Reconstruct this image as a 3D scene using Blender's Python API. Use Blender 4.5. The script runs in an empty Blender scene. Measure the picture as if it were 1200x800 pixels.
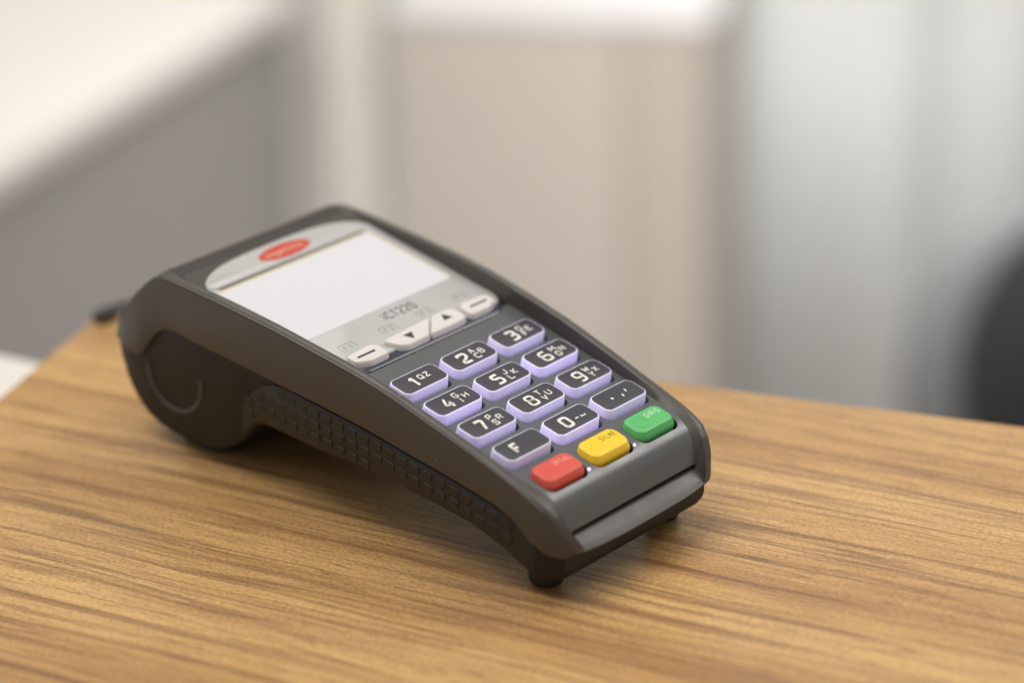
import bpy, bmesh, math, random
from mathutils import Vector, Matrix
from mathutils.geometry import delaunay_2d_cdt
random.seed(7)
S = 0.001                                   # everything below is written in millimetres
scene = bpy.context.scene
col = scene.collection

# ------------------------------------------------------------------ camera
cam_pos = Vector((-558.89, -463.67, 400.05))
fwd = Vector((0.67045, 0.61834, -0.41006)).normalized()
r0 = fwd.cross(Vector((0, 0, 1))).normalized(); u0 = r0.cross(fwd)
roll = -0.02254
right = r0 * math.cos(roll) + u0 * math.sin(roll)
up = -r0 * math.sin(roll) + u0 * math.cos(roll)
cd = bpy.data.cameras.new('camera'); cam = bpy.data.objects.new('camera', cd); col.objects.link(cam)
mw = Matrix((right, up, -fwd)).transposed().to_4x4(); mw.translation = cam_pos * S
cam.matrix_world = mw
cd.sensor_fit = 'HORIZONTAL'; cd.sensor_width = 36.0; cd.lens = 3207.6 / 1200 * 36
cd.clip_start = 0.02; cd.clip_end = 60
cd.dof.use_dof = True; cd.dof.focus_distance = 0.834; cd.dof.aperture_fstop = 3.7
cd.dof.aperture_blades = 9
scene.camera = cam
FW = Vector((fwd.x, fwd.y, 0)).normalized(); RT = Vector((r0.x, r0.y, 0)).normalized()

# ------------------------------------------------------------------ light
w = bpy.data.worlds.new('World'); scene.world = w; w.use_nodes = True
bg = w.node_tree.nodes['Background']; bg.inputs['Color'].default_value = (1.0, 0.95, 0.89, 1); bg.inputs['Strength'].default_value = 0.47

def area(name, pos, target, size, sizey, power, color, spread=180):
    l = bpy.data.lights.new(name, 'AREA'); l.shape = 'RECTANGLE'; l.size = size; l.size_y = sizey
    l.energy = power; l.color = color; l.spread = math.radians(spread)
    o = bpy.data.objects.new(name, l); col.objects.link(o); o.location = pos
    o.rotation_euler = (Vector(target) - Vector(pos)).to_track_quat('-Z', 'Y').to_euler()
    return o
tgt = Vector((0, 0.08, 0.0))
area('window_light', tgt + RT * 1.3 + FW * 0.75 + Vector((0, 0, 1.35)), tgt, 0.7, 0.8, 15, (1.0, 0.97, 0.93))
area('ceiling_light', tgt - RT * 0.6 + FW * 0.40 + Vector((0, 0, 2.1)), tgt + FW * 0.2, 1.7, 1.7, 45, (1.0, 0.95, 0.88))
area('background_fill', (1.00, 0.66, 1.3), (1.62, 1.38, -0.6), 1.1, 1.1, 21, (1.0, 0.97, 0.95), 115)  # added fill, no real fixture: brightens the counters and cabinet behind
area('curtain_fill', tgt + RT * 0.28 + FW * 1.05 + Vector((0, 0, 0.05)), tgt + RT * 0.26 + FW * 2.3 + Vector((0, 0, -1.05)), 0.6, 0.6, 2.4, (0.98, 0.99, 1.0), 80)  # added unseen fill, set low to brighten the curtain

scene.view_settings.view_transform = 'Standard'; scene.view_settings.look = 'None'
scene.view_settings.exposure = 0.0; scene.view_settings.gamma = 1.0
scene.cycles.use_denoising = True
scene.cycles.max_bounces = 8

# ------------------------------------------------------------------ materials
def mat(name, base, rough=0.5, metallic=0.0, spec=0.5, emis=None, estr=0.0, trans=0.0, sss=0.0, coat=0.0):
    m = bpy.data.materials.new(name); m.use_nodes = True
    b = m.node_tree.nodes['Principled BSDF']
    b.inputs['Base Color'].default_value = (*base, 1); b.inputs['Roughness'].default_value = rough
    b.inputs['Metallic'].default_value = metallic; b.inputs['Specular IOR Level'].default_value = spec
    b.inputs['Transmission Weight'].default_value = trans
    b.inputs['Subsurface Weight'].default_value = sss
    b.inputs['Subsurface Radius'].default_value = (0.002, 0.002, 0.002)
    b.inputs['Coat Weight'].default_value = coat
    if emis:
        b.inputs['Emission Color'].default_value = (*emis, 1); b.inputs['Emission Strength'].default_value = estr
    return m
def N(m, t, **kw):
    n = m.node_tree.nodes.new(t)
    for k, v in kw.items(): setattr(n, k, v)
    return n
def plastic(name, base, rough, grain=0.08, scale=2500, speck=0.0, spec=0.5):
    """moulded plastic: fine spark-eroded grain, faint blotches, a few dust specks"""
    m = mat(name, base, rough, spec=spec); nt = m.node_tree; b = nt.nodes['Principled BSDF']
    tc = N(m, 'ShaderNodeTexCoord')
    n1 = N(m, 'ShaderNodeTexNoise'); n1.inputs['Scale'].default_value = scale; n1.inputs['Detail'].default_value = 3
    bp = N(m, 'ShaderNodeBump'); bp.inputs['Strength'].default_value = grain; bp.inputs['Distance'].default_value = 0.0002
    nt.links.new(tc.outputs['Object'], n1.inputs['Vector']); nt.links.new(n1.outputs['Fac'], bp.inputs['Height'])
    nt.links.new(bp.outputs['Normal'], b.inputs['Normal'])
    n2 = N(m, 'ShaderNodeTexNoise'); n2.inputs['Scale'].default_value = 60; n2.inputs['Detail'].default_value = 6
    nt.links.new(tc.outputs['Object'], n2.inputs['Vector'])
    mr = N(m, 'ShaderNodeMapRange'); mr.inputs[1].default_value = 0.3; mr.inputs[2].default_value = 0.7
    mr.inputs[3].default_value = rough - 0.06; mr.inputs[4].default_value = rough + 0.08
    nt.links.new(n2.outputs['Fac'], mr.inputs[0]); nt.links.new(mr.outputs[0], b.inputs['Roughness'])
    if speck:
        vo = N(m, 'ShaderNodeTexVoronoi'); vo.inputs['Scale'].default_value = 260; vo.inputs['Randomness'].default_value = 1
        nt.links.new(tc.outputs['Object'], vo.inputs['Vector'])
        n3 = N(m, 'ShaderNodeTexNoise'); n3.inputs['Scale'].default_value = 180; nt.links.new(tc.outputs['Object'], n3.inputs['Vector'])
        lt = N(m, 'ShaderNodeMath', operation='LESS_THAN'); lt.inputs[1].default_value = 0.09
        gt = N(m, 'ShaderNodeMath', operation='GREATER_THAN'); gt.inputs[1].default_value = 0.6
        mu = N(m, 'ShaderNodeMath', operation='MULTIPLY')
        m2 = N(m, 'ShaderNodeMath', operation='MULTIPLY'); m2.inputs[1].default_value = speck
        nt.links.new(vo.outputs['Distance'], lt.inputs[0]); nt.links.new(n3.outputs['Fac'], gt.inputs[0])
        nt.links.new(lt.outputs[0], mu.inputs[0]); nt.links.new(gt.outputs[0], mu.inputs[1]); nt.links.new(mu.outputs[0], m2.inputs[0])
        mx = N(m, 'ShaderNodeMix', data_type='RGBA'); mx.inputs['A'].default_value = (*base, 1); mx.inputs['B'].default_value = (0.45, 0.43, 0.4, 1)
        nt.links.new(m2.outputs[0], mx.inputs['Factor']); nt.links.new(mx.outputs['Result'], b.inputs['Base Color'])
    return m

M_shell = plastic('dark_grey_plastic', (0.062, 0.057, 0.051), 0.40, 0.08, speck=0.5, spec=0.36)
M_lower = plastic('black_plastic', (0.014, 0.0125, 0.011), 0.5, 0.12, spec=0.3)
M_grip = plastic('black_rubber', (0.015, 0.0135, 0.012), 0.36, 0.05, spec=0.4)
M_panel = plastic('mid_grey_plastic', (0.094, 0.100, 0.103), 0.29, 0.12, speck=0.35)
M_foot = plastic('foot_rubber', (0.014, 0.013, 0.013), 0.6, 0.1)
M_cap = plastic('key_print_dark', (0.036, 0.036, 0.045), 0.45, 0.05)
M_ink = mat('white_ink', (0.72, 0.70, 0.66), 0.5)
_nt = M_ink.node_tree; _tc = N(M_ink, 'ShaderNodeTexCoord'); _n = N(M_ink, 'ShaderNodeTexNoise'); _n.inputs['Scale'].default_value = 420; _n.inputs['Detail'].default_value = 5
_r = N(M_ink, 'ShaderNodeValToRGB'); _r.color_ramp.elements[0].position = 0.30; _r.color_ramp.elements[0].color = (0.30, 0.29, 0.28, 1); _r.color_ramp.elements[1].position = 0.46; _r.color_ramp.elements[1].color = (0.72, 0.70, 0.66, 1)
_nt.links.new(_tc.outputs['Object'], _n.inputs['Vector']); _nt.links.new(_n.outputs['Fac'], _r.inputs[0]); _nt.links.new(_r.outputs[0], _nt.nodes['Principled BSDF'].inputs['Base Color'])
M_inkd = mat('dark_ink', (0.03, 0.03, 0.032), 0.5)
M_inkg = mat('grey_ink', (0.06, 0.06, 0.062), 0.5)
M_inklg = mat('light_grey_ink', (0.20, 0.21, 0.21), 0.5)
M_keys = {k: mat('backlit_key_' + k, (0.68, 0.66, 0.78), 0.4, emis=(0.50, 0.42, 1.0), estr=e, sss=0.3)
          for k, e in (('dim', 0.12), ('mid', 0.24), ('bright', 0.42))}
M_soft = mat('cream_key', (0.60, 0.575, 0.55), 0.4, emis=(0.75, 0.62, 0.9), estr=0.03, sss=0.2)
M_lens = plastic('pale_grey_face', (0.43, 0.435, 0.435), 0.35, 0.02)
M_clear = mat('clear_edge', (0.035, 0.04, 0.058), 0.25)
M_lcd = mat('display_white', (0.47, 0.47, 0.49), 0.16, emis=(0.96, 0.95, 1.0), estr=0.19)
M_yel = mat('painted_edge_reflection', (0.56, 0.51, 0.38), 0.4)
M_silver = plastic('silver_label', (0.435, 0.435, 0.43), 0.38, 0.03)
M_logo = mat('logo_red', (0.46, 0.05, 0.028), 0.4)
M_red = plastic('red_key', (0.60, 0.075, 0.05), 0.45, 0.05)
M_yellow = plastic('yellow_key', (0.82, 0.54, 0.02), 0.42, 0.05)
M_green = plastic('green_key', (0.085, 0.43, 0.13), 0.42, 0.05)
M_led = mat('led_spot', (0.8, 0.7, 1), 0.3, emis=(0.75, 0.55, 1.0), estr=3.0)
M_dark = mat('slot_dark', (0.012, 0.012, 0.012), 0.7)

def wood_mat():
    m = mat('wood_laminate', (0.5, 0.33, 0.17), 0.42, spec=0.45); nt = m.node_tree; b = nt.nodes['Principled BSDF']; L = nt.links.new
    tc = N(m, 'ShaderNodeTexCoord')
    rot = N(m, 'ShaderNodeMapping'); rot.inputs['Rotation'].default_value = (0, 0, math.radians(8))
    L(tc.outputs['Object'], rot.inputs['Vector'])
    # slow sideways wander of the grain
    wn = N(m, 'ShaderNodeTexNoise'); wn.inputs['Scale'].default_value = 5.0; wn.inputs['Detail'].default_value = 2
    wm = N(m, 'ShaderNodeMapping'); wm.inputs['Scale'].default_value = (0.9, 2.2, 1); L(rot.outputs[0], wm.inputs[0]); L(wm.outputs[0], wn.inputs['Vector'])
    wv = N(m, 'ShaderNodeVectorMath', operation='MULTIPLY_ADD'); wv.inputs[1].default_value = (0, 0.018, 0)
    L(wn.outputs['Color'], wv.inputs[0]); L(rot.outputs[0], wv.inputs[2])
    def noise(sx, sy, detail, rough=0.55, off=0.0, dist=0.0):
        mp = N(m, 'ShaderNodeMapping'); mp.inputs['Scale'].default_value = (sx, sy, 1); mp.inputs['Location'].default_value = (off, off * 1.7, 0)
        n = N(m, 'ShaderNodeTexNoise'); n.inputs['Scale'].default_value = 1; n.inputs['Detail'].default_value = detail; n.inputs['Roughness'].default_value = rough
        n.inputs['Distortion'].default_value = dist
        L(wv.outputs[0], mp.inputs[0]); L(mp.outputs[0], n.inputs['Vector']); return n.outputs['Fac']
    def ramp(src, stops):
        r = N(m, 'ShaderNodeValToRGB'); e = r.color_ramp.elements
        while len(e) < len(stops): e.new(0.5)
        for el, (p, c) in zip(e, stops): el.position = p; el.color = (*c, 1) if len(c) == 3 else c
        L(src, r.inputs[0]); return r.outputs[0]
    def mix(fac, a, bcol, mode='MIX'):
        x = N(m, 'ShaderNodeMix', data_type='RGBA', blend_type=mode)
        if isinstance(fac, float): x.inputs['Factor'].default_value = fac
        else: L(fac, x.inputs['Factor'])
        for s, v in (('A', a), ('B', bcol)):
            if isinstance(v, tuple): x.inputs[s].default_value = (*v, 1)
            else: L(v, x.inputs[s])
        return x.outputs['Result']
    band = noise(2.2, 24, 3, 0.5)
    base = ramp(band, [(0.30, (0.33, 0.165, 0.060)), (0.44, (0.478, 0.280, 0.107)), (0.60, (0.565, 0.352, 0.145)), (0.74, (0.435, 0.246, 0.108))])
    streak = noise(6, 190, 6, 0.66, 3.1, 0.25)
    base = mix(ramp(streak, [(0.34, (0.74,) * 3), (0.485, (0.0,) * 3)]), base, (0.19, 0.085, 0.028))
    lite = noise(8, 230, 5, 0.64, 8.3, 0.2)
    base = mix(ramp(lite, [(0.53, (0.0,) * 3), (0.72, (0.55,) * 3)]), base, (0.60, 0.40, 0.172))
    # narrow dark growth lines
    ln = noise(1.8, 100, 2, 0.45, 5.7, 0.4)
    base = mix(ramp(ln, [(0.475, (0.0,) * 3), (0.497, (0.62,) * 3), (0.503, (0.62,) * 3), (0.53, (0.0,) * 3)]), base, (0.18, 0.085, 0.04))
    fib = noise(45, 700, 4, 0.72, 1.3)
    base = mix(0.85, base, ramp(fib, [(0.30, (0.62, 0.60, 0.57)), (0.55, (1.0,) * 3), (0.75, (1.12, 1.12, 1.1))]), 'MULTIPLY')
    # pores: short dark dashes
    por = noise(70, 900, 3, 0.65, 2.2)
    gate = noise(9, 60, 2, 0.5, 6.6)
    pm = N(m, 'ShaderNodeMath', operation='MULTIPLY')
    L(ramp(por, [(0.33, (0.9,) * 3), (0.42, (0.0,) * 3)]), pm.inputs[0]); L(ramp(gate, [(0.42, (0.0,) * 3), (0.60, (1.0,) * 3)]), pm.inputs[1])
    base = mix(pm.outputs[0], base, (0.16, 0.08, 0.04))
    grain = N(m, 'ShaderNodeTexNoise'); grain.inputs['Scale'].default_value = 950; grain.inputs['Detail'].default_value = 2
    gm = N(m, 'ShaderNodeMapping'); gm.inputs['Scale'].default_value = (0.75, 1.15, 1); L(rot.outputs[0], gm.inputs[0]); L(gm.outputs[0], grain.inputs['Vector'])
    base = mix(0.85, base, ramp(grain.outputs['Fac'], [(0.30, (0.66, 0.64, 0.62)), (0.5, (1.0,) * 3), (0.7, (1.22, 1.21, 1.18))]), 'MULTIPLY')
    L(base, b.inputs['Base Color'])
    bp = N(m, 'ShaderNodeBump'); bp.inputs['Strength'].default_value = 0.25; bp.inputs['Distance'].default_value = 0.0003
    L(fib, bp.inputs['Height']); L(bp.outputs[0], b.inputs['Normal'])
    rr = N(m, 'ShaderNodeMapRange'); rr.inputs[3].default_value = 0.36; rr.inputs[4].default_value = 0.56
    L(streak, rr.inputs[0]); L(rr.outputs[0], b.inputs['Roughness'])
    return m
M_wood = wood_mat()
def paint(name, base, rough=0.5, scale=8, amt=0.06):
    m = mat(name, base, rough); nt = m.node_tree; b = nt.nodes['Principled BSDF']
    tc = N(m, 'ShaderNodeTexCoord'); n = N(m, 'ShaderNodeTexNoise'); n.inputs['Scale'].default_value = scale; n.inputs['Detail'].default_value = 4
    r = N(m, 'ShaderNodeValToRGB')
    r.color_ramp.elements[0].color = (*[c * (1 - amt) for c in base], 1); r.color_ramp.elements[1].color = (*[min(1, c * (1 + amt)) for c in base], 1)
    nt.links.new(tc.outputs['Object'], n.inputs['Vector']); nt.links.new(n.outputs['Fac'], r.inputs[0]); nt.links.new(r.outputs[0], b.inputs['Base Color'])
    return m

# ------------------------------------------------------------------ helpers
def link(name, bm, m, parent=None, smooth=None, loc=None):
    me = bpy.data.meshes.new(name); bmesh.ops.recalc_face_normals(bm, faces=bm.faces[:]); bm.to_mesh(me); bm.free()
    for v in me.vertices: v.co *= S
    me.materials.append(m)
    if smooth is not None:
        me.shade_smooth(); me.set_sharp_from_angle(angle=math.radians(smooth))
    o = bpy.data.objects.new(name, me); col.objects.link(o)
    if parent: o.parent = parent
    if loc: o.location = Vector(loc) * S
    return o
def empty(name, loc=(0, 0, 0)):
    o = bpy.data.objects.new(name, None); o.empty_display_size = 0.02; o.location = Vector(loc) * S; col.objects.link(o); return o
def tag(o, label=None, cat=None, group=None, kind=None):
    for k, v in (('label', label), ('category', cat), ('group', group), ('kind', kind)):
        if v: o[k] = v
    return o
def interp(x, pts):
    if x <= pts[0][0]: return pts[0][1]
    for (a, fa), (b, fb) in zip(pts, pts[1:]):
        if x <= b: return fa + (fb - fa) * (x - a) / (b - a)
    return pts[-1][1]
def loft(bm, rings, close=True, caps=True):
    vs = [[bm.verts.new(p) for p in r] for r in rings]; n = len(rings[0])
    for a, b in zip(vs, vs[1:]):
        for i in range(n if close else n - 1):
            j = (i + 1) % n
            try: bm.faces.new((a[i], a[j], b[j], b[i]))
            except ValueError: pass
    if caps and close:
        bm.faces.new(vs[0]); bm.faces.new(vs[-1][::-1])
    return vs
def rrect(w, h, r, n=5, cx=0, cy=0):
    pts = []
    for sx, sy, a0 in ((1, 1, 0), (-1, 1, 90), (-1, -1, 180), (1, -1, 270)):
        for k in range(n + 1):
            a = math.radians(a0 + 90 * k / n)
            pts.append((cx + sx * (w / 2 - r) + r * math.cos(a), cy + sy * (h / 2 - r) + r * math.sin(a)))
    return pts
def poly_round(pts, r, n=4):
    """rounds the corners of a closed polygon"""
    out = []; m = len(pts)
    for i in range(m):
        p0, p1, p2 = Vector(pts[i - 1]), Vector(pts[i]), Vector(pts[(i + 1) % m])
        a = (p0 - p1); b = (p2 - p1); ra = min(r, a.length * .45); rb = min(r, b.length * .45)
        A = p1 + a.normalized() * ra; B = p1 + b.normalized() * rb
        for k in range(n + 1):
            t = k / n; out.append(tuple(A * (1 - t) ** 2 + p1 * 2 * t * (1 - t) + B * t * t))
    return out
def inset(pts, d):
    out = []; m = len(pts); area_ = sum(pts[i - 1][0] * pts[i][1] - pts[i][0] * pts[i - 1][1] for i in range(m)); sg = 1 if area_ > 0 else -1
    for i in range(m):
        p0, p1, p2 = Vector(pts[i - 1]), Vector(pts[i]), Vector(pts[(i + 1) % m])
        a = (p1 - p0); b = (p2 - p1)
        a = a.normalized() if a.length > 1e-6 else b.normalized(); b = b.normalized() if b.length > 1e-6 else a
        na = Vector((-a.y, a.x)); nb = Vector((-b.y, b.x)); nn = na + nb
        nn = nn.normalized() / max(0.5, math.sqrt(max(0.01, (1 + na.dot(nb)) / 2)))
        out.append(tuple(p1 + nn * d * sg))
    return out
def stack(bm, layers, f=None):
    """layers: list of (outline, z); f maps (x, y, z) to 3-D"""
    f = f or (lambda x, y, z: (x, y, z))
    loft(bm, [[f(x, y, z) for x, y in o] for o, z in layers])

# ---- stroke lettering -------------------------------------------------------------------
def arc(cx, cy, rx, ry, a0, a1, n=10):
    return [(cx + rx * math.cos(math.radians(a0 + (a1 - a0) * k / n)), cy + ry * math.sin(math.radians(a0 + (a1 - a0) * k / n))) for k in range(n + 1)]
G = {  # strokes in a unit box; a trailing 'c' closes the stroke; corner radius is applied later
 '0': [[(0, .0), (1, .0), (1, 1), (0, 1), 'c']], '1': [[(.08, .74), (.62, 1), (.62, 0)]],
 '2': [[(0, .78), (0, 1), (1, 1), (1, .56), (0, .2), (0, 0), (1, 0)]],
 '3': [[(0, 1), (1, 1), (1, .52), (.35, .52)], [(1, .52), (1, 0), (0, 0)]],
 '4': [[(.55, 1), (0, .3), (1, .3)], [(.75, .58), (.75, 0)]], '5': [[(.95, 1), (.05, 1), (.05, .56), (1, .56), (1, 0), (0, 0)]],
 '6': [[(.85, 1), (0, 1), (0, 0), (1, 0), (1, .55), (0, .55)]], '7': [[(0, 1), (1, 1), (.4, 0)]],
 '8': [[(.04, .54), (.04, 1), (.96, 1), (.96, .54), 'c'], [(0, 0), (1, 0), (1, .54), (0, .54), 'c']],
 '9': [[(1, .45), (0, .45), (0, 1), (1, 1), (1, 0), (.15, 0)]],
 'A': [[(0, 0), (.5, 1), (1, 0)], [(.2, .32), (.8, .32)]], 'B': [[(0, 0), (0, 1), (.9, 1), (.9, .53), (0, .53)], [(.9, .53), (1, .5), (1, 0), (0, 0)]],
 'C': [[(1, .8), (1, 1), (0, 1), (0, 0), (1, 0), (1, .2)]], 'D': [[(0, 0), (0, 1), (1, 1), (1, 0), 'c']],
 'E': [[(1, 1), (0, 1), (0, 0), (1, 0)], [(0, .52), (.8, .52)]], 'F': [[(1, 1), (0, 1), (0, 0)], [(0, .5), (.8, .5)]],
 'G': [[(1, .8), (1, 1), (0, 1), (0, 0), (1, 0), (1, .48), (.55, .48)]], 'H': [[(0, 0), (0, 1)], [(1, 0), (1, 1)], [(0, .5), (1, .5)]],
 'I': [[(.5, 0), (.5, 1)]], 'J': [[(.9, 1), (.9, 0), (0, 0), (0, .25)]], 'K': [[(0, 0), (0, 1)], [(1, 1), (.1, .5), (1, 0)]],
 'L': [[(0, 1), (0, 0), (1, 0)]], 'M': [[(0, 0), (0, 1), (.5, .35), (1, 1), (1, 0)]], 'N': [[(0, 0), (0, 1), (1, 0), (1, 1)]],
 'O': [[(0, 0), (1, 0), (1, 1), (0, 1), 'c']], 'P': [[(0, 0), (0, 1), (1, 1), (1, .46), (0, .46)]],
 'Q': [[(0, 0), (1, 0), (1, 1), (0, 1), 'c'], [(.6, .3), (1.1, -.12)]], 'R': [[(0, 0), (0, 1), (1, 1), (1, .46), (0, .46)], [(.45, .46), (1, 0)]],
 'S': [[(1, .82), (1, 1), (0, 1), (0, .52), (1, .48), (1, 0), (0, 0), (0, .18)]], 'T': [[(0, 1), (1, 1)], [(.5, 1), (.5, 0)]],
 'U': [[(0, 1), (0, 0), (1, 0), (1, 1)]], 'V': [[(0, 1), (.5, 0), (1, 1)]], 'W': [[(0, 1), (.22, 0), (.5, .75), (.78, 0), (1, 1)]],
 'X': [[(0, 0), (1, 1)], [(0, 1), (1, 0)]], 'Y': [[(0, 1), (.5, .48), (1, 1)], [(.5, .48), (.5, 0)]], 'Z': [[(0, 1), (1, 1), (0, 0), (1, 0)]],
 'İ': [[(.5, 0), (.5, 1)], [(.5, 1.2), (.5, 1.4)]], 'Ş': [[(1, .82), (1, 1), (0, 1), (0, .52), (1, .48), (1, 0), (0, 0), (0, .18)], [(.5, -.12), (.5, -.4)]],
 '-': [[(0, .5), (1, .5)]], ',': [[(.5, .15), (.3, -.2)]], '.': [[(.5, 0), (.5, .2)]], "'": [[(.5, 1), (.4, .75)]],
 'i': [[(.5, 0), (.5, .68)], [(.5, .86), (.5, 1.02)]], 'n': [[(0, 0), (0, .65), (.9, .65), (.9, 0)]],
 'g': [[(.9, .1), (0, .1), (0, .65), (.9, .65), (.9, -.3), (.1, -.3)]], 'e': [[(0, .33), (.9, .33), (.9, .65), (0, .65), (0, 0), (.9, 0)]],
 'c': [[(.9, .65), (0, .65), (0, 0), (.9, 0)]], 'o': [[(0, 0), (.9, 0), (.9, .65), (0, .65), 'c']],
}
def ribbon(bm, pts, t, f, closed=False, r=0.0):
    P = [Vector(p) for p in pts]
    if r > 0:
        m = len(P); out = []
        for i in range(m):
            if not closed and i in (0, m - 1): out.append(P[i]); continue
            p0, p1, p2 = P[i - 1], P[i], P[(i + 1) % m]
            a = p0 - p1; b = p2 - p1; q = min(r, a.length * .48, b.length * .48)
            A = p1 + a.normalized() * q; B = p1 + b.normalized() * q
            for k in range(5):
                s = k / 4; out.append(A * (1 - s) ** 2 + p1 * 2 * s * (1 - s) + B * s * s)
        P = out
    Q = [P[0]]
    for p in P[1:]:
        if (p - Q[-1]).length > 1e-5: Q.append(p)
    P = Q; m = len(P); L = []; R = []
    for i in range(m):
        a = (P[i] - P[i - 1]) if (i > 0 or closed) else (P[1] - P[0])
        b = (P[(i + 1) % m] - P[i]) if (i < m - 1 or closed) else a
        if a.length < 1e-6: a = b
        if b.length < 1e-6: b = a
        a = a.normalized(); b = b.normalized()
        na = Vector((-a.y, a.x)); nb = Vector((-b.y, b.x)); n = na + nb
        n = n.normalized() if n.length > 1e-4 else na
        k = t / 2 / max(0.55, n.dot(na))
        L.append(P[i] + n * k); R.append(P[i] - n * k)
    lv = [bm.verts.new(f(*p)) for p in L]; rv = [bm.verts.new(f(*p)) for p in R]
    for i in range(m if closed else m - 1):
        j = (i + 1) % m; bm.faces.new((lv[i], rv[i], rv[j], lv[j]))
def glyph(bm, ch, cx, cy, wd, ht, t, f, r=0.25, slant=0.0):
    """draws one character centred on (cx, cy); the strokes stay inside wd x ht"""
    iw, ih = wd - t, ht - t
    for st in G[ch]:
        closed = st[-1] == 'c'; pts = [p for p in st if p != 'c']
        pts = [(cx + (x - .5) * iw + slant * (y - .5) * ih, cy + (y - .5) * ih) for x, y in pts]
        ribbon(bm, pts, t, f, closed, r * wd)
def word(bm, text, x0, cy, wd, ht, t, pitch, f, r=0.22, thin='Iİi'):
    x = x0
    for ch in text:
        k = 0.5 if ch in thin else 1.0
        if ch != ' ': glyph(bm, ch, x + wd * k / 2, cy, wd, ht, t, f, r)
        x += wd * k + pitch
    return x

# ================================================================== SETTING
floor_bm = bmesh.new(); bmesh.ops.create_grid(floor_bm, x_segments=1, y_segments=1, size=6000)
tag(link('floor', floor_bm, paint('floor_grey', (0.55, 0.53, 0.50), 0.5, 3), None, None, (600, 600, -1200)), kind='structure')
ang = math.atan2(FW.y, FW.x)
def obox(bm, origin, ax, ay, x0, x1, y0, y1, z0, z1, bev=0.0):
    v = [bm.verts.new(Vector((origin[0], origin[1], 0)) + ax * x + ay * y + Vector((0, 0, z))) for z in (z0, z1) for x, y in ((x0, y0), (x1, y0), (x1, y1), (x0, y1))]
    fs = [bm.faces.new([v[i] for i in q]) for q in ((3, 2, 1, 0), (4, 5, 6, 7), (0, 1, 5, 4), (1, 2, 6, 5), (2, 3, 7, 6), (3, 0, 4, 7))]
    if bev:
        es = list({e for f_ in fs for e in f_.edges})
        bmesh.ops.bevel(bm, geom=es, offset=bev, segments=3, affect='EDGES', profile=0.5)
# back wall, square to the room seen beyond the counters
bm = bmesh.new(); obox(bm, (cam_pos.x, cam_pos.y), RT, FW, -3000, 4000, 4900, 5000, -1200, 1600)
tag(link('back_wall', bm, paint('wall_paint', (0.72, 0.71, 0.69), 0.6, 3, 0.03)), kind='structure')

# ---- wooden counter under the terminal
A_far = Vector((math.cos(math.radians(-66.5)), math.sin(math.radians(-66.5)), 0))
A_left = Vector((math.cos(math.radians(202.8)), math.sin(math.radians(202.8)), 0))
corner = (19.5, 275)
counter = empty('wooden_counter', (corner[0], corner[1], -1200))
tag(counter, 'wood laminate counter with brown grain under the payment terminal', 'counter')
ca, cb = A_far, A_left
bm = bmesh.new()
v = []
obox(bm, (0, 0), Vector((1, 0, 0)), Vector((0, 1, 0)), 0, 1300, -1000, 0, -32, 0, 1.2)
top = link('tabletop', bm, M_wood, counter, 40)
top.location = (0, 0, 1.2); top.rotation_euler = (0, 0, math.radians(-66.9))
bm = bmesh.new(); obox(bm, (0, 0), Vector((1, 0, 0)), Vector((0, 1, 0)), 60, 1240, -940, -60, -1200, -32.5)
base_p = link('base_cabinet', bm, paint('counter_base', (0.5, 0.45, 0.4), 0.5), counter)
base_p.location = (0, 0, 1.2); base_p.rotation_euler = (0, 0, math.radians(-66.9))

# ---- white low counter to the left (pale top, grey front)
d1 = Vector((math.cos(math.radians(19.2)), math.sin(math.radians(19.2)), 0)); n1 = Vector((-d1.y, d1.x, 0))
wc = empty('grey_counter', (1312, 1554, -1200)); tag(wc, 'low counter with white top and grey front panel behind the terminal on the left', 'counter')
def tr(bm): bmesh.ops.translate(bm, verts=bm.verts[:], vec=(-1312, -1554, 1200))
bm = bmesh.new(); obox(bm, (1312, 1554), d1, n1, -2400, 0, 0, 1150, -449, -426, 2); tr(bm)
link('counter_top', bm, paint('white_laminate', (0.50, 0.47, 0.445), 0.55, 4, 0.03), wc)
bm = bmesh.new(); obox(bm, (1312, 1554), d1, n1, -2380, -3, 12, 1130, -1200, -449.5); tr(bm)
link('front_panel', bm, paint('grey_laminate', (0.235, 0.222, 0.215), 0.45, 4, 0.05), wc)

# ---- post in the corner
bm = bmesh.new(); obox(bm, (1340, 1503), RT, FW, -24, 20, -10, 40, -1200, 300, 3)
tag(link('corner_post', bm, paint('cream_paint', (0.50, 0.465, 0.415), 0.5, 4, 0.03)), 'narrow cream upright post between the grey counter and the beige cabinet', 'post')

# ---- beige cabinet with a white top
d2 = Vector((math.cos(math.radians(-58.6)), math.sin(math.radians(-58.6)), 0)); n2 = Vector((-d2.y, d2.x, 0))
bc = empty('beige_cabinet', (1331, 1448, -1200)); tag(bc, 'beige low cabinet with bright white top behind the terminal', 'cabinet')
def tr2(bm): bmesh.ops.translate(bm, verts=bm.verts[:], vec=(-1331, -1448, 1200))
bm = bmesh.new(); obox(bm, (1331, 1448), d2, n2, 0, 338, 0, 340, -440, -430, 2); tr2(bm)
link('cabinet_top', bm, paint('white_top', (0.44, 0.43, 0.435), 0.55, 4, 0.02), bc)
M_beige = paint('beige_laminate', (0.355, 0.317, 0.28), 0.5, 4, 0.03)
bm = bmesh.new(); obox(bm, (1331, 1448), d2, n2, 2, 330, 12, 330, -1200, -440.5); tr2(bm)
link('cabinet_body', bm, M_beige, bc)
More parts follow.
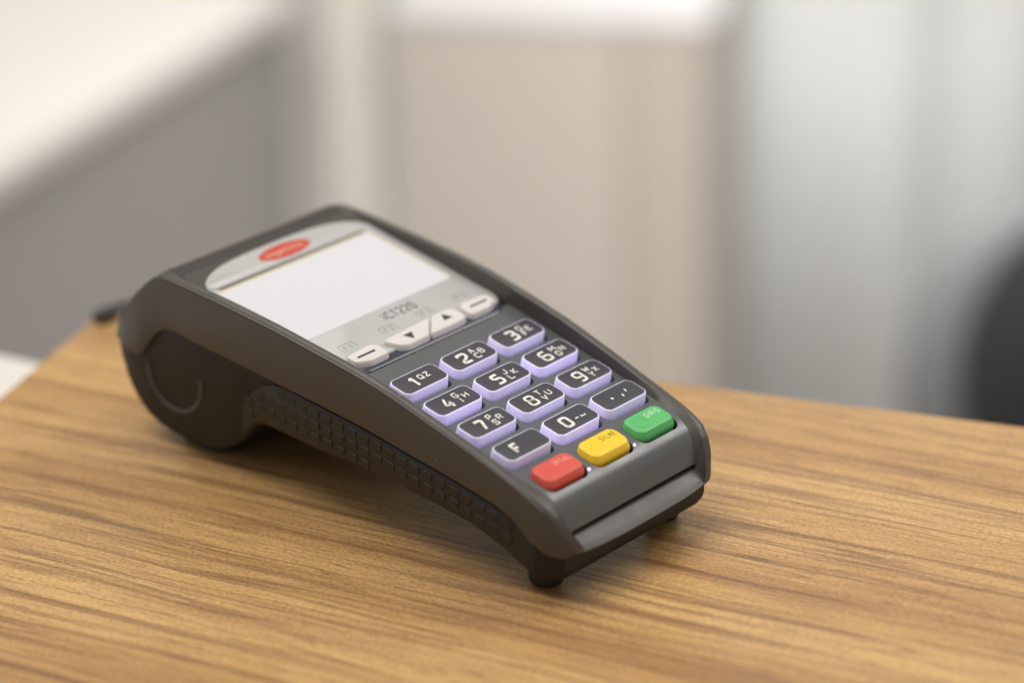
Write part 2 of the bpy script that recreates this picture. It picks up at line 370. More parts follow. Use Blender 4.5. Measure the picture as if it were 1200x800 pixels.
for k, (x0, x1) in enumerate(((4, 246), (250, 328))):
    bm = bmesh.new(); obox(bm, (1331, 1448), d2, n2, x0, x1, 3, 11.5, -1150, -442, 1.2); tr2(bm)
    link('door', bm, M_beige if k == 0 else paint('beige_laminate_dark', (0.325, 0.28, 0.243), 0.5, 4, 0.03), bc)

# ---- pale curtain at the right
def at(px, py, depth):
    """point at a given depth seen in the photograph at (px, py); used once to find where the things stand"""
    a, b = (px - 600) / 3207.6, -(py - 400) / 3207.6
    return cam_pos + (fwd + right * a + up * b) * depth
c0 = at(1010, 250, 3250)
bm = bmesh.new(); rows = []
yy = 0.0
for i in range(321):
    x = -345 + i * (1200 / 320)
    sl_ = -0.26 + 0.95 * sum(math.exp(-((x - c_) / w_) ** 2) for c_, w_ in ((66, 44), (225, 66), (450, 55), (640, 70), (820, 45))) + 0.06 * math.sin(x / 19.0) + 0.04 * math.sin(x / 10.1 + 1)
    yy += sl_ * (1200 / 320)
    rows.append([(x * RT.x + yy * FW.x, x * RT.y + yy * FW.y, z) for z in (-1200 - c0.z + 15, -600 - c0.z, -200 - c0.z, 700 - c0.z)])
loft(bm, rows, close=False)
cur = link('curtain', bm, paint('curtain_cloth', (0.49, 0.50, 0.495), 0.8, 5, 0.04), None, 180, c0)
sm = cur.modifiers.new('thickness', 'SOLIDIFY'); sm.thickness = 0.002
tag(cur, 'pale grey curtain hanging in soft folds behind the counter on the right', 'curtain')

# ---- black chair at the right edge
cc = at(1272, 455, 2400)
chair = empty('office_chair', (cc.x, cc.y, -1200)); tag(chair, 'black padded chair beyond the wooden counter at the right edge', 'chair')
zc_ = cc.z + 1200
M_blk = plastic('black_fabric', (0.012, 0.012, 0.013), 0.8, 0.2, 900)
M_cgrey = plastic('grey_chair_shell', (0.13, 0.13, 0.132), 0.7, 0.2, 900)
bm = bmesh.new(); ol = [(132 * math.cos(2 * math.pi * k / 40) - 26, 172 * math.sin(2 * math.pi * k / 40) - 15) for k in range(40)]
stack(bm, [(inset(ol, 8), 20), (ol, 28), (ol, 40), (inset(ol, 8), 48)], lambda x, y, z: tuple(RT * x + FW * z + Vector((0, 0, zc_ + y))))
link('back_shell', bm, M_cgrey, chair, 50)
bm = bmesh.new(); ol = [(114 * math.cos(2 * math.pi * k / 40) + 2, 154 * math.sin(2 * math.pi * k / 40) + 18) for k in range(40)]
stack(bm, [(inset(ol, 10), -16), (ol, -8), (ol, 8), (inset(ol, 10), 18)], lambda x, y, z: tuple(RT * x + FW * z + Vector((0, 0, zc_ + y))))
link('backrest', bm, M_blk, chair, 50)
bm = bmesh.new(); ol = rrect(300, 300, 60, 6)
stack(bm, [(inset(ol, 10), 0), (ol, 12), (ol, 40), (inset(ol, 12), 55)], lambda x, y, z: tuple(RT * (x + 40) + FW * (y - 150) + Vector((0, 0, zc_ - 250 + z))))
link('seat', bm, M_blk, chair, 50)
bm = bmesh.new(); obox(bm, (0, 0), RT, FW, -25, 25, 50, 62, zc_ - 260, zc_ + 40, 3); link('back_bar', bm, M_lower, chair)
bm = bmesh.new(); bmesh.ops.create_cone(bm, cap_ends=True, segments=20, radius1=25, radius2=25, depth=zc_ - 252 - 60, matrix=Matrix.Translation((RT.x * 40 - FW.x * 150, RT.y * 40 - FW.y * 150, 60 + (zc_ - 252 - 60) / 2)))
link('column', bm, M_lower, chair, 40)
for k in range(5):
    a = 2 * math.pi * k / 5; dx = Vector((math.cos(a), math.sin(a), 0)); dy = Vector((-dx.y, dx.x, 0)); c_ = RT * 40 - FW * 150
    bm = bmesh.new(); obox(bm, (c_.x, c_.y), dx, dy, 0, 250, -16, 16, 0, 60, 4); link('leg', bm, M_lower, chair)

# ---- white box beside the table, lower left
wa = Vector((0.25, -0.97, 0)).normalized(); wb = Vector((-0.97, -0.25, 0)).normalized()
bm = bmesh.new(); obox(bm, (15, 315), wb, -wa, 0, 420, -24, 300, -1200, -30, 2.5)
tag(link('white_cabinet', bm, paint('white_paint', (0.62, 0.60, 0.565), 0.45, 4, 0.02)), 'white cabinet edge against the left side of the wooden counter', 'cabinet')

# ================================================================== PAYMENT TERMINAL
pt = empty('payment_terminal', (0, 0, 0))
tag(pt, 'dark grey card payment terminal with backlit keypad and white display on the wooden counter', 'payment terminal')

XO = [(-3, 30), (.3, 31.5), (.7, 33), (2, 35.2), (3.9, 36.2), (6.9, 37.4), (11.5, 37.9), (30, 38.1), (44, 38.7), (58, 39.2), (71, 39.5), (85, 40.2), (99, 40.9), (165, 41), (180, 41), (188, 40.6), (193, 39.6)]
ZR = [(.3, 17.4), (.7, 19.9), (2.1, 24.2), (3.9, 27.5), (6.9, 30.2), (11.5, 32.7), (17.8, 35.2), (24.7, 37.6), (31.3, 39.7), (37.9, 41.8), (44.4, 43.8), (51, 45.7), (57.7, 47.7), (64.4, 49.6), (71.5, 51.3), (78.3, 52.8), (85.1, 54.1), (91.8, 55.3), (99, 56.5), (107, 57.6), (114, 58.5), (122, 59.3), (130, 60.1), (137, 60.7), (145, 61.3), (153, 61.9), (160, 62.3), (165, 62.4), (168, 61.9), (171, 60.4), (174, 58.2), (180, 52.8), (185.8, 47), (190, 41.2), (192, 37), (193, 33.5)]
ZL = [(.3, 16.4), (1.8, 15), (5.7, 15.6), (8, 16.6), (13, 19.1), (18, 23.1), (24, 25.7), (34, 27.8), (46, 30.2), (63, 33), (78, 35.7), (96, 38.2), (115, 39.9), (125, 40.9), (142, 42.3), (154, 43.1), (160, 44.4), (166, 44), (171, 41), (175.8, 35.7), (178, 32.8), (181, 30.3), (186, 30.3), (193, 33)]
ZB = [(2.5, 8.6), (5, 5.6), (11, 4.8), (18, 8.4), (25, 11.4), (32, 14.0), (38, 15.6), (52, 17.6), (69, 19.4), (87, 20.3), (105, 20.9), (124, 21.6), (128, 20), (133, 14.5), (139, 9.5), (146, 6), (154, 4.4), (164, 4.2), (170, 5), (175, 6.2), (180, 8.4), (184.6, 12), (189, 18), (191.8, 24.3), (193, 31)]
XI = [(-3, 29.5), (3.4, 29.6), (9, 30.4), (14, 31.6), (22, 32.8), (33, 34.0), (41, 34.7), (61, 35.6), (70, 36.2), (85, 36.3), (95, 35.2), (105, 35.2), (115, 35.6), (131, 36.6), (150, 36.8), (160, 36.9), (193, 36.9)]
KX, KY0, KP = 22.2, 70.03, 14.05
SL = 0.2149
zt = lambda y: 48.17 + SL * (y - KY0)
zp = lambda y: zt(y) - 2.75
PAN = [(86.5, zp(86.5)), (14, zp(14)), (11.5, 32.5), (9.6, 31.6), (8, 30.5), (6.7, 29.0), (5.7, 27.2), (4.9, 25.0), (4.2, 22.8), (3.6, 21.0)]
zl = lambda y: 52.0 + 0.165 * (y - 97)          # face of the display cover
def zc(y):
    if y < 3.4: return interp(y, [(.3, 16.9), (1.2, 17.9), (2.2, 18.7), (3.4, 19.3)])
    if y < 6: return 19.4
    if y < 14: return 19.4 + (y - 6) / 8 * 6
    if y < 84: return zp(y) - 4.5
    if y < 92: return zp(84) - 4.5 + (y - 84) / 8 * (zl(92) - 3 - zp(84) + 4.5)
    if y < 150: return zl(y) - 3
    if y < 159: return zl(y) - 3 + (y - 150) / 9 * 2.6
    return interp(y, [(159, zl(159) - .35), (164, 62.7), (166.5, 63.1), (168.5, 62.6), (171, 60.6), (174, 58.4), (180, 53), (185.8, 47.2), (190, 41.4), (193, 33.7)])

# upper shell: frame round the keypad and display, lip at the front, rounded back
bm = bmesh.new(); rings = []
stations = [.3, .7, 1.2, 1.8, 2.4, 3.0, 3.4, 3.9, 4.6, 5.7, 6.9, 8, 9.5, 11.5, 13, 15, 18, 21, 24.5, 28, 31.3, 34, 38, 44.4, 51, 57.7, 64.4, 71.5, 78.3, 84, 88, 92, 96, 99, 107, 115, 122, 130, 137, 142, 147, 150, 153.5, 157, 159, 160.2, 161.6, 164, 165.3, 166.5, 168, 169.5, 171, 172.6, 174.3, 175.8, 177, 178, 179.4, 181, 183.4, 186, 188, 190, 191.2, 192, 192.6, 193]
def densify(ring, n=12):
    """splits the long centre spans so the lip can bow"""
    out = []
    for i, p in enumerate(ring):
        q = ring[(i + 1) % len(ring)]; out.append(p)
        if abs(p[0] - q[0]) > 15:
            for k in range(1, n): out.append(tuple(p[j] + (q[j] - p[j]) * k / n for j in range(3)))
    return out
def zedge(y):
    if y < 3.4: return zc(y)
    if y < 14:
        for (ya, za), (yb, zb_) in zip(PAN[1:], PAN[2:]):
            if yb <= y <= ya: return zb_ + (za - zb_) * (y - yb) / (ya - yb) - .3
        return 20.4
    if y < 84: return zp(y) - .3
    if y < 92: return zp(84) + (y - 84) / 8 * (zl(92) - zp(84)) - .3
    return max(zc(y), zl(y) - 1.0) if y < 159 else zc(y)
def section_d(y):
    xo, xi = interp(y, XO), interp(y, XI)
    ring = densify([(x, 0, z) for x, _, z in section_flat(y)])
    bow = max(0, (3.4 - y)) / 3.1
    return [(x, y - 2.5 * bow * max(0, 1 - abs(x / 34.5) ** 4.2), z - (1.3 * bow * max(0, 1 - abs(x / 34.5) ** 4))) for x, _, z in ring]
def section_flat(y):
    xo, zr, zlo, z_c, xi = interp(y, XO), interp(y, ZR), interp(y, ZL), zc(y), interp(y, XI)
    h = max(.2, zr - zlo); k = min(1.0, h / 4)
    bulge = interp(y, [(.3, .1), (8, .45), (60, .8), (150, .9), (164, .7), (172, .1), (193, 0)])
    zin = zr + .25 * k if y < 160 else max(zr + .2 * k, z_c)
    half = [(0, zlo), (xo - 1.2, zlo), (xo - .25, zlo + .25 * k), (xo, zlo + 1.0 * k), (xo, zr - 1.0 * k), (xo - .12, zr - .4 * k), (xo - .5, zr),
            (xo - 1.1, zr + bulge * .7), (xo - 2.0, zr + bulge), (xo - 2.8, zr + bulge * .85), (xo - 3.3, zin), (xi, min(zedge(y), zin)), (xi - .3, z_c), (xi - 1.2, z_c), (0, z_c)]
    if y >= 160: half[10] = (xo - 3.4, z_c + .3 * max(0, (168 - y)) / 8); half[11] = (xi, z_c)
    return [(x, y, z) for x, z in half] + [(-x, y, z) for x, z in half[-2:0:-1]]
loft(bm, [section_d(y) for y in stations])
link('upper_shell', bm, M_shell, pt, 38)

# lower shell
bm = bmesh.new()
def sec_low(y):
    zlo, zb = interp(y, ZL), interp(y, ZB)
    xo = interp(y, XO) - interp(y, [(2.5, 3.0), (12, 1.8), (30, 1.3), (100, 1.5), (125, 2.2), (160, 2.2), (180, 1.4), (193, 1.2)])
    t = min(zlo + 3, interp(y, ZR) - 1.5); c = min(2.0, (t - zb) * .3)
    half = [(0, zb), (xo - c * 1.1, zb), (xo - c * .35, zb + c * .3), (xo, zb + c), (xo, t), (0, t)]
    return [(x, y, z) for x, z in half] + [(-x, y, z) for x, z in half[-2:0:-1]]
loft(bm, [sec_low(y) for y in [2.5, 3.5, 5, 8, 11, 14, 18, 21, 25, 32, 38, 45, 52, 60, 69, 78, 87, 96, 105, 115, 121, 125, 128, 130.5, 133, 136, 139, 142, 146, 150, 154, 159, 164, 167, 170, 173, 175, 178, 180, 182, 184.6, 187, 189, 190.5, 191.8, 192.6, 193]])
link('lower_shell', bm, M_lower, pt, 40)
# rear foot: rubber plinth under the printer housing
bm = bmesh.new(); ol = rrect(69, 24, 8, 5, 0, 162)
stack(bm, [(inset(ol, 1.2), 0), (ol, 1.2), (ol, 8)]); link('rear_foot', bm, M_foot, pt, 40)
# front feet
def lathe(prof, n=28):
    b_ = bmesh.new(); rings_ = [[(r * math.cos(2 * math.pi * k / n), r * math.sin(2 * math.pi * k / n), z) for k in range(n)] for r, z in prof]
    loft(b_, rings_); return b_
for sx in (-1, 1):
    link('front_foot', lathe([(4.0, 0), (4.9, .5), (5.4, 1.6), (5.6, 4), (5.9, 11)]), M_foot, pt, 40, (sx * 27.2, 14.8, 0))

# side grips: rubber band with small raised tiles in rows
def grip_top(y): return interp(y, ZL) - 1.0
def grip_bot(y): return interp(y, ZB) + 1.8
for sx in (-1, 1):
    bm = bmesh.new(); rings = []
    ys = [133.2, 132.4, 130.5, 127.5, 123.5, 118, 112] + [112 - 6 * k for k in range(1, 17)] + [13, 10.5]
    for y in ys:
        x = interp(y, XO) - interp(y, [(2.5, 3.0), (12, 1.8), (30, 1.3), (100, 1.5), (125, 2.2)])
        ztp = min(grip_top(y), interp(y, [(112, 40), (115, 39), (118, 38), (123.5, 36), (127.5, 33), (130.5, 29.4), (132.4, 26.6), (133.2, 25.2)]) if y >= 112 else 99); zbt = min(grip_bot(y), ztp - .3)
        tk = interp(y, [(10, -.1), (22, .55)])
        rings.append([(sx * x_, y, z) for x_, z in ((x - 1.2, zbt), (x + tk - .2, zbt), (x + tk, zbt + .25), (x + tk, ztp - .25), (x + tk - .2, ztp), (x - 1.2, ztp))])
    loft(bm, rings); gp = link('grip_panel', bm, M_grip, pt, 40)
    if sx > 0: continue
    tile = None
    for ci in range(22):
        y = 129.5 - ci * 5.15
        ztp = interp(y, [(112, 40), (115, 39), (118, 38), (123.5, 36), (127.5, 33), (130.5, 29.4)]) if y > 112 else grip_top(y); zbt = grip_bot(y)
        x = interp(y, XO) - interp(y, [(12, 1.8), (30, 1.3), (100, 1.5), (125, 2.2)]) + .55
        for ri in range(4):
            z = grip_top(y) - 3.0 - ri * 4.15
            if z + 1.4 > ztp or z - 1.6 < zbt: continue
            sl = (grip_top(y + 2) - grip_top(y - 2)) / 4
            if tile is None:
                b_ = bmesh.new(); o1 = rrect(3.6, 2.7, .25, 1)
                stack(b_, [(o1, -.2), (o1, .06), (inset(o1, .22), .28)], lambda a, c, d: (-d, a, c))
                tile = link('grip_tile', b_, M_grip, gp); t_ = tile
            else:
                t_ = tile.copy(); col.objects.link(t_); t_.parent = gp
            t_.location = Vector((-x, y, z)) * S; t_.rotation_euler = (math.atan(sl), 0, 0)
# round ring, paler than the lower shell, moulded in the printer housing side
bm = bmesh.new(); rg = []
for k in range(33):
    a = math.radians(172 + 196 * k / 32); c_ = (165.2 + 12.4 * math.cos(a), 27.2 + 12.6 * math.sin(a))
    xr = -(interp(c_[0], XO) - interp(c_[0], [(160, 2.2), (180, 1.4)])) - .05
    rg.append([(xr + .5 * math.cos(t), c_[0] + .75 * math.sin(t) * math.cos(a), c_[1] + .75 * math.sin(t) * math.sin(a)) for t in [2 * math.pi * j / 8 for j in range(8)]])
loft(bm, rg); link('hinge_ring', bm, plastic('ring_plastic', (0.055, 0.05, 0.047), 0.4), pt, 60)

# painted highlight: a paler strip running along the outer top corner of each side
M_edge = plastic('painted_edge_highlight', (0.17, 0.155, 0.135), 0.4)
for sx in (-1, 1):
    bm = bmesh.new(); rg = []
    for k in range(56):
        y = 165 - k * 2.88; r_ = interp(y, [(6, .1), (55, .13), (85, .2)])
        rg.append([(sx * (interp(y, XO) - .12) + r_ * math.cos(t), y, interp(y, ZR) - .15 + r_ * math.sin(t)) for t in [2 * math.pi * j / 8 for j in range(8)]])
    loft(bm, rg); link('edge_highlight', bm, M_edge, pt, 60)

# ---- keypad panel with one opening per key ------------------------------------------------
arcs = [0.0]
for a, b in zip(PAN, PAN[1:]): arcs.append(arcs[-1] + math.hypot(a[0] - b[0], a[1] - b[1]))
def pan_at(s):
    s = max(0, min(s, arcs[-1]))
    for i in range(len(PAN) - 1):
        if s <= arcs[i + 1] + 1e-9:
            t = (s - arcs[i]) / (arcs[i + 1] - arcs[i]); return (PAN[i][0] + (PAN[i + 1][0] - PAN[i][0]) * t, PAN[i][1] + (PAN[i + 1][1] - PAN[i][1]) * t)
cosS = 1 / math.sqrt(1 + SL * SL)
s_of = lambda y: (86.5 - y) / cosS
ROWY = [KY0 - KP * 0.9778 * r * 14.2287 / 14.05 for r in range(4)]
COLOR_Y = 15.0
holes = []
for r in range(4):
    for c in range(3): holes.append(rrect(20.5, 10.6, 2.7, 4, (c - 1) * KX, s_of(ROWY[r])))
for c in range(3): holes.append(rrect(18.2, 10.2, 3.0, 4, (c - 1) * 21.0, s_of(COLOR_Y) + .6))
hw = lambda s: interp(pan_at(s)[0], XI) + .9
ss = [arcs[-1] * k / 30 for k in range(24)] + [arcs[-1] * (23 / 30 + 7 / 30 * k / 16) for k in range(1, 17)]
outl = [(-hw(s), s) for s in ss] + [(hw(s), s) for s in reversed(ss)]
verts, edges = [], []
def addloop(l):
    b0 = len(verts); verts.extend(Vector(p) for p in l); n = len(l)
    edges.extend((b0 + i, b0 + (i + 1) % n) for i in range(n)); return list(range(b0, b0 + n))
addloop(outl); hl = [addloop(h) for h in holes]
inh = lambda x, y, h, m=0: (min(p[0] for p in h) - m < x < max(p[0] for p in h) + m) and (min(p[1] for p in h) - m < y < max(p[1] for p in h) + m)
for s in ss[1:-1]:
    for k in range(-6, 7):
        x = k * 4.9
        if abs(x) < hw(s) - 1 and not any(inh(x, s, h, .6) for h in holes): verts.append(Vector((x, s)))
vo, eo, fo, ov, oe, of = delaunay_2d_cdt(verts, edges, [], 1, 1e-4)
bm = bmesh.new(); bv = [bm.verts.new((p.x, *pan_at(p.y))) for p in vo]
def inside(p, poly):
    c = False
    for i in range(len(poly)):
        a, b = poly[i - 1], poly[i]
        if (a[1] > p[1]) != (b[1] > p[1]) and p[0] < (b[0] - a[0]) * (p[1] - a[1]) / (b[1] - a[1]) + a[0]: c = not c
    return c
for f_ in fo:
    cx = sum(vo[i].x for i in f_) / len(f_); cy = sum(vo[i].y for i in f_) / len(f_)
    if any(inside((cx, cy), h) for h in holes): continue
    try: bm.faces.new([bv[i] for i in f_])
    except ValueError: pass
bm.normal_update()
bnd = [e for e in bm.edges if len(e.link_faces) == 1 and max(v.co.y for v in e.verts) > 3.9]
ex = bmesh.ops.extrude_edge_only(bm, edges=bnd)
nv = [g for g in ex['geom'] if isinstance(g, bmesh.types.BMVert)]
bmesh.ops.translate(bm, verts=nv, vec=(0, .35, -1.8))
link('keypad_panel', bm, M_panel, pt, 35)

# card slot shadow gap
bm = bmesh.new(); obox(bm, (0, 0), Vector((1, 0, 0)), Vector((0, 1, 0)), -29.4, 29.4, 4.6, 8, 19.45, 23)
link('card_slot', bm, M_dark, pt)

# ---- keys ---------------------------------------------------------------------------------
def key_frame(y, z_off=0.0, sl=SL):
    cs = 1 / math.sqrt(1 + sl * sl); return Matrix(((1, 0, 0), (0, cs, -sl * cs), (0, sl * cs, cs)))
LEG = [('1', 'QZ'), ('2', 'ACB'), ('3', 'DFE'), ('4', 'GIH'), ('5', 'JLK'), ('6', 'MON'), ('7', 'PSR'), ('8', 'TVU'), ('9', 'WYX'), ('F', ''), ('0', '-~'), ('.', '')]
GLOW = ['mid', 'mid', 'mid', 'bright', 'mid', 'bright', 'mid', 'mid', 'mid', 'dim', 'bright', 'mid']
tilt = math.atan(SL)
body_me = {}; cap_me = None
for i, (d, let) in enumerate(LEG):
    r, c = divmod(i, 3)
    x0, y0 = (c - 1) * KX, ROWY[r]
    g = GLOW[i]
    if g not in body_me:
        bm = bmesh.new()
        stack(bm, [(rrect(19.6, 9.7, 2.5), -5.0), (rrect(19.5, 9.6, 2.5), -3.2), (rrect(19.1, 9.2, 2.4), -.35), (rrect(18.8, 8.85, 2.3), -.05), (rrect(18.55, 8.6, 2.2), 0)])
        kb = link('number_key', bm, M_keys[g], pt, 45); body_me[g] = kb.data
    else:
        kb = bpy.data.objects.new('number_key', body_me[g]); col.objects.link(kb); kb.parent = pt
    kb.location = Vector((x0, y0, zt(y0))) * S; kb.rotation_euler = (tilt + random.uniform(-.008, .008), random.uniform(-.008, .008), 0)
    if cap_me is None:
        bm = bmesh.new(); stack(bm, [(rrect(18.25, 8.3, 2.05), -.2), (rrect(18.25, 8.3, 2.05), .04), (rrect(18.05, 8.1, 1.95), .08)])
        cp = link('key_cap', bm, M_cap, kb, 45); cap_me = cp.data
    else:
        cp = bpy.data.objects.new('key_cap', cap_me); col.objects.link(cp); cp.parent = kb
    bm = bmesh.new(); F3 = lambda x, y: (x, y, .13)
    if d == '.':
        for (px, py, ln_) in ((-3.2, -.2, 0),): ribbon(bm, [(px - .45, py), (px + .45, py)], .9, F3)
        ribbon(bm, [(1.1, -.3), (1.2, -.9), (.8, -1.5)], .55, F3); ribbon(bm, [(3.8, 1.1), (3.9, .5), (3.5, -.1)], .55, F3)
    elif d == 'F':
        glyph(bm, 'F', -2.6, -.2, 3.2, 4.7, .95, F3, .05)
    else:
        glyph(bm, d, -2.45, -.25, 4.0 if d != '1' else 3.1, 5.4, .86 if d in '8469' else 1.0, F3, .27)
        if d == '0':
            ribbon(bm, [(1.3, -.6), (2.7, -.6)], .5, F3); ribbon(bm, [(3.9, -.3), (3.9, -.9), (5.6, -.9), (5.6, -.3)], .45, F3)
        elif d == '1':
            glyph(bm, 'Q', 1.0, .6, 2.1, 2.5, .48, F3, .3); glyph(bm, 'Z', 3.7, .6, 2.1, 2.5, .48, F3, .05)
        else:
            for ch, (lx, ly) in zip(let, ((2.25, 1.45), (2.25, -1.55), (5.2, -.1))):
                glyph(bm, ch, lx, ly, 2.5 if ch in 'MW' else 2.1, 2.6, .44, F3, .3 if ch not in 'AKLTVXYMNWFEHI' else .02)
    link('key_print', bm, M_ink, kb)
# red, yellow and green keys
for c, (nm, m, txt, ink, lab) in enumerate((('cancel_key', M_red, 'İPTAL', mat('pink_ink', (0.66, 0.33, 0.28), .5), 'red key'), ('clear_key', M_yellow, 'SİLME', mat('olive_ink', (0.30, 0.22, 0.02), .5), 'yellow key'),
                                   ('enter_key', M_green, 'GİRİŞ', mat('pale_green_ink', (0.45, 0.68, 0.42), .5), 'green key'))):
    bm = bmesh.new(); ox = 17.6
    # a domed key with a step along its front edge
    stack(bm, [(rrect(17.6, 9.6, 2.9), -5), (rrect(17.6, 9.6, 2.9), -2.6), (rrect(17.3, 9.3, 2.9), -1.7), (rrect(16.6, 8.8, 2.7, cy=.25), -1.1), (rrect(16.3, 8.4, 2.6, cy=.45), -.35), (rrect(15.9, 8.0, 2.5, cy=.5), -.08), (rrect(14.6, 6.9, 2.2, cy=.6), 0)])
    k = link(nm, bm, m, pt, 60, ((c - 1) * 21.0, COLOR_Y, zt(COLOR_Y) - .95)); k.rotation_euler = (math.atan(.235), 0, 0); k['label'] = lab
    bm = bmesh.new(); F4 = lambda x, y: (x, y, .03)
    word(bm, txt, .2, 2.0, 1.2, 2.1, .33, .36, F4, .2); link('key_print', bm, ink, k)
    bm = bmesh.new()
    sym = []
    if c == 2: sym = [arc(-3.2, .4, 2.3, 2.3, 0, 360, 24)[:-1]]
    if c == 2: ribbon(bm, sym[0], .22, F4, True)
    elif c == 1: ribbon(bm, [(-5.2, .4), (-3.8, 2.0), (-1.2, 2.0), (-1.2, -1.2), (-3.8, -1.2)], .2, F4, True)
    else: ribbon(bm, [(-4.6, 1.8), (-1.8, -1.0)], .22, F4); ribbon(bm, [(-4.6, -1.0), (-1.8, 1.8)], .22, F4)
    link('key_symbol', bm, mat('key_relief_' + nm, tuple(q * .86 for q in (m.node_tree.nodes['Principled BSDF'].inputs['Base Color'].default_value[:3])), .5), k)
# points of key backlight leaking past the coloured keys
for x in (-21 + 8.7, 8.7):
    b_ = bmesh.new(); bmesh.ops.create_uvsphere(b_, u_segments=12, v_segments=8, radius=.42)
    link('backlight_led', b_, M_led, pt, 180, (x, COLOR_Y - 4.4, zp(COLOR_Y - 4.4) + .25))

M_rim = plastic('painted_rim_highlight', (0.20, 0.17, 0.145), 0.35)
# ---- display cover ------------------------------------------------------------------------
hwl = [(84.6, 33.8), (88, 34.6), (95, 34.9), (105, 35.2), (113, 35.6), (131, 36.6), (147, 36.7), (160, 36.6)]
def cover_outline(y0, y1, n=14, d=0.0):
    ys = [y0 + (y1 - y0) * k / n for k in range(n + 1)]
    return [(interp(y, hwl) + d, y) for y in ys] + [(-interp(y, hwl) - d, y) for y in reversed(ys)]
on_l = lambda h: (lambda x, y, z=0: (x, y, zl(y) + h + z))
bm = bmesh.new(); co = poly_round([(33.4, 87.6), (36.0, 92), (36.6, 150), (36.4, 158.6), (-36.4, 158.6), (-36.6, 150), (-36.0, 92), (-33.4, 87.6)], 2.5, 4)
stack(bm, [(co, -2.6), (co, -.25), (inset(co, .25), 0)], on_l(0)); lens = link('display_cover', bm, M_lens, pt, 45)
bm = bmesh.new(); ce = poly_round([(30.5, 84.2), (35.6, 88.6), (36.2, 93), (-36.2, 93), (-35.6, 88.6), (-30.5, 84.2)], 2.2, 4)
stack(bm, [(ce, -3.4), (ce, -1.1), (inset(ce, .5), -.7)], on_l(0)); link('clear_edge', bm, M_clear, pt, 45)
# display with its yellowish edge reflection painted as a thin strip, then the plate above it
bm = bmesh.new(); ol = [(32.9, 108.6), (32.9, 146.3), (-35.6, 146.3), (-35.6, 108.6)]
stack(bm, [(ol, -.4), (ol, .03)], on_l(0)); link('display_reflection', bm, M_yel, pt)
bm = bmesh.new(); ol = [(31.9, 108.0), (31.9, 145.2), (-35.8, 145.2), (-35.8, 108.0)]
stack(bm, [(ol, -.4), (ol, .07)], on_l(0)); link('display_screen', bm, M_lcd, pt)
bm = bmesh.new(); ol = [(31, 146.5), (31, 147.7), (-33, 147.7), (-33, 146.5)]
stack(bm, [(ol, -.4), (ol, .1)], on_l(0)); link('display_groove', bm, mat('groove_brown', (0.16, 0.14, 0.11), .6), pt)
bm = bmesh.new()
uu = [math.cos(math.pi * k / 28) for k in range(29)]
arc_y = lambda u: 152.6 + 6.6 * (1 - abs(u) ** 5) ** .8 - 1.9 * u * u
top_arc = [(35.2 * u, arc_y(u)) for u in uu]
ol = poly_round([(34.3, 147.9)] + top_arc + [(-34.3, 147.9)], .25, 1)
stack(bm, [(ol, -.4), (ol, .25), (inset(ol, .2), .4)], on_l(0)); bp_ = link('brand_plate', bm, M_silver, pt, 40)
bm = bmesh.new(); ol = [(36.9, 150.2), (35.4, 150.2)] + [(35.4 * u, arc_y(u) + .15) for u in uu] + [(-35.4, 150.2), (-36.9, 150.2), (-36.9, 160.5), (36.9, 160.5)]
stack(bm, [(ol, -1.5), (ol, .05)], on_l(0)); link('cover_border', bm, M_shell, pt)
M_back = plastic('dark_cover_plastic', (0.030, 0.027, 0.024), 0.5, 0.1)
bm = bmesh.new(); rr_ = []
for y in (160.3, 161.6, 163, 164.5, 165.8, 166.6):
    z_ = zc(y); rr_.append([(-36.4, y, z_ - .6), (-36.4, y, z_ + .12), (-18, y, z_ + .12), (0, y, z_ + .12), (18, y, z_ + .12), (36.4, y, z_ + .12), (36.4, y, z_ - .6)])
loft(bm, rr_); link('paper_cover', bm, M_back, pt, 40)
bm = bmesh.new(); rr_ = [[(x, 167.4 + .55 * math.cos(t), zc(167.4) + .1 + .55 * math.sin(t)) for t in [2 * math.pi * j / 8 for j in range(8)]] for x in (-36, -12, 12, 36)]
loft(bm, rr_); link('rim_highlight', bm, M_rim, pt, 60)  # pale tube paints the highlight along the back crest
bm = bmesh.new(); ol = [(1.0 + 11.0 * math.cos(2 * math.pi * k / 40), 153.0 + 3.9 * math.sin(2 * math.pi * k / 40)) for k in range(40)]
stack(bm, [(ol, .3), (ol, .46)], on_l(0)); lg = link('logo_oval', bm, M_logo, bp_)
bm = bmesh.new(); f5 = on_l(.5); word(bm, 'ingenico', -7.6, 153.2, 1.75, 2.9, .42, .55, lambda x, y: f5(x, y), .3)
link('logo_lettering', bm, mat('logo_ink', (0.72, 0.42, 0.34), .5), bp_)
# printing on the cover: model name and the small boxes over the function keys
bm = bmesh.new(); f6 = on_l(.03); f7 = lambda x, y: f6(x, y)
x = word(bm, 'iCT220', -4.2, 103.3, 2.05, 4.1, .5, .62, f7, .3); link('model_name', bm, M_inkg, pt)
for n_, bx in (('1', -25.4), ('2', -7.5), ('3', 9.3), ('4', 25.6)):
    bm = bmesh.new(); by = 97.6
    ribbon(bm, [(bx - 3.1, by - 1.9), (bx - 3.1, by + 1.7), (bx + 3.1, by + 1.7), (bx + 3.1, by - 1.9)], .22, f7, False, .8)
    glyph(bm, 'F', bx - 1.0, by - .3, 1.4, 2.2, .25, f7, .02); glyph(bm, n_, bx + 1.1, by - .3, 1.4, 2.2, .25, f7, .2)
    link('function_mark', bm, M_inklg, pt)
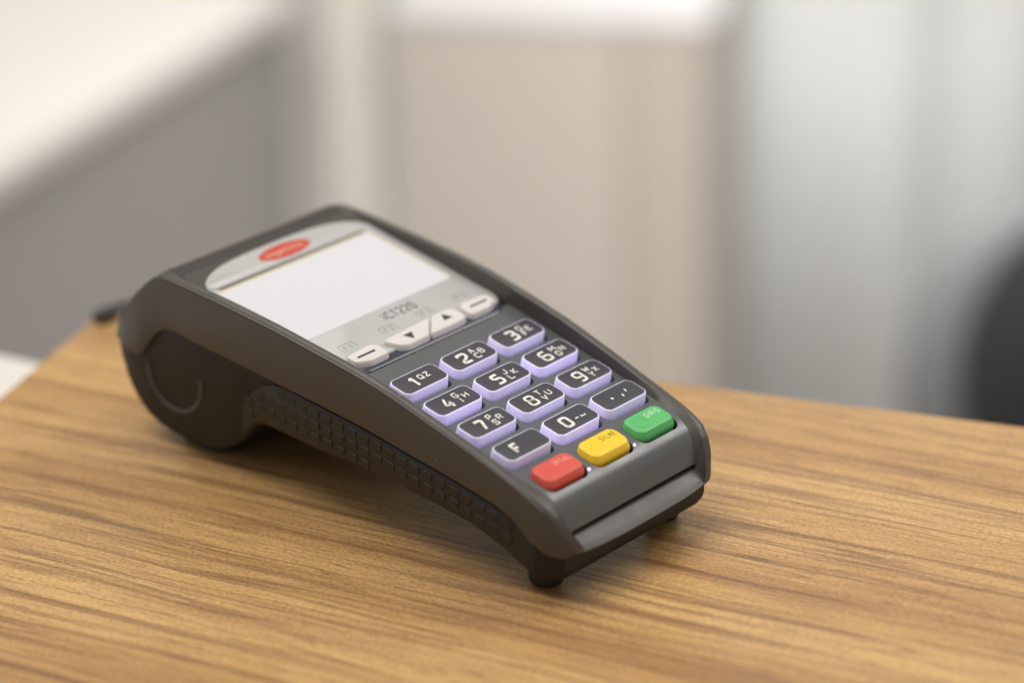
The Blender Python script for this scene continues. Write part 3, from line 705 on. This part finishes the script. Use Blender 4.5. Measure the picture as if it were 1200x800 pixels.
# function and arrow keys
def soft(name, pts, r=1.0):
    zs = lambda x, y, z: (x, y, 52.0 + .2 * (y - 89) + z)
    o = poly_round(pts, r, 4); b_ = bmesh.new()
    stack(b_, [(inset(o, -.6), -2.8), (inset(o, -.5), -1.2), (inset(o, -.2), -.22), (inset(o, -.05), -.05), (inset(o, .1), 0)], zs)
    return link(name, b_, M_soft, pt, 50), (lambda x, y: zs(x, y, .05))
for sx in (-1, 1):
    k, fz = soft('function_key', [(sx * 31.4, 91.8), (sx * 20.6, 92.6), (sx * 18.9, 90.8), (sx * 18.9, 86.4), (sx * 26.4, 86.2), (sx * 31.2, 88.0)])
    bm = bmesh.new(); ribbon(bm, [(sx * 25.4 - 3.8, 89.4), (sx * 25.4 + 3.8, 89.4)], .85, fz); link('key_print', bm, M_inkd, k)
k, fz = soft('arrow_key', [(-15.6, 91.5), (5.6, 92.7), (-1.5, 86.0), (-10.6, 85.7), (-13.2, 87.2)])
bm = bmesh.new(); bm.faces.new([bm.verts.new(fz(x, y)) for x, y in ((-8.6, 90.2), (-6.6, 86.9), (-4.6, 90.2))]); link('key_print', bm, M_inkd, k)
k, fz = soft('arrow_key', [(7.3, 92.7), (14.6, 92.9), (16.6, 91.2), (16.0, 86.4), (12, 85.9), (.2, 86.0)])
bm = bmesh.new(); bm.faces.new([bm.verts.new(fz(x, y)) for x, y in ((8.6, 88.6), (12.6, 88.6), (10.6, 91.9))]); link('key_print', bm, M_inkd, k)

# ---- black cable end on the far corner of the counter -------------------------------------
cb0 = Vector((15, 267, 0))
pc = empty('power_cable', (cb0.x, cb0.y, 0)); tag(pc, 'black cable end lying at the far corner of the wooden counter behind the terminal', 'cable')
bm = bmesh.new(); path = [(3, 1, 2.2), (9, 1.5, 1.9), (14, 0, 1.8), (20, -5, 1.8), (27, -14, 1.8), (36, -30, 1.8)]
rg = []
for i, p in enumerate(path):
    a = Vector(path[min(i + 1, len(path) - 1)]) - Vector(path[max(i - 1, 0)]); a.normalize(); s_ = a.cross(Vector((0, 0, 1))).normalized()
    rg.append([tuple(Vector(p) + (s_ * math.cos(t) + Vector((0, 0, 1)) * math.sin(t)) * 1.7) for t in [2 * math.pi * j / 10 for j in range(10)]])
loft(bm, rg); link('cord', bm, M_foot, pc, 60)
bm = bmesh.new(); obox(bm, (0, 0), Vector((1, 0.2, 0)).normalized(), Vector((-.2, 1, 0)).normalized(), -5, 4, -3, 3, .05, 4.2, 1.2); link('plug', bm, M_foot, pc, 40)
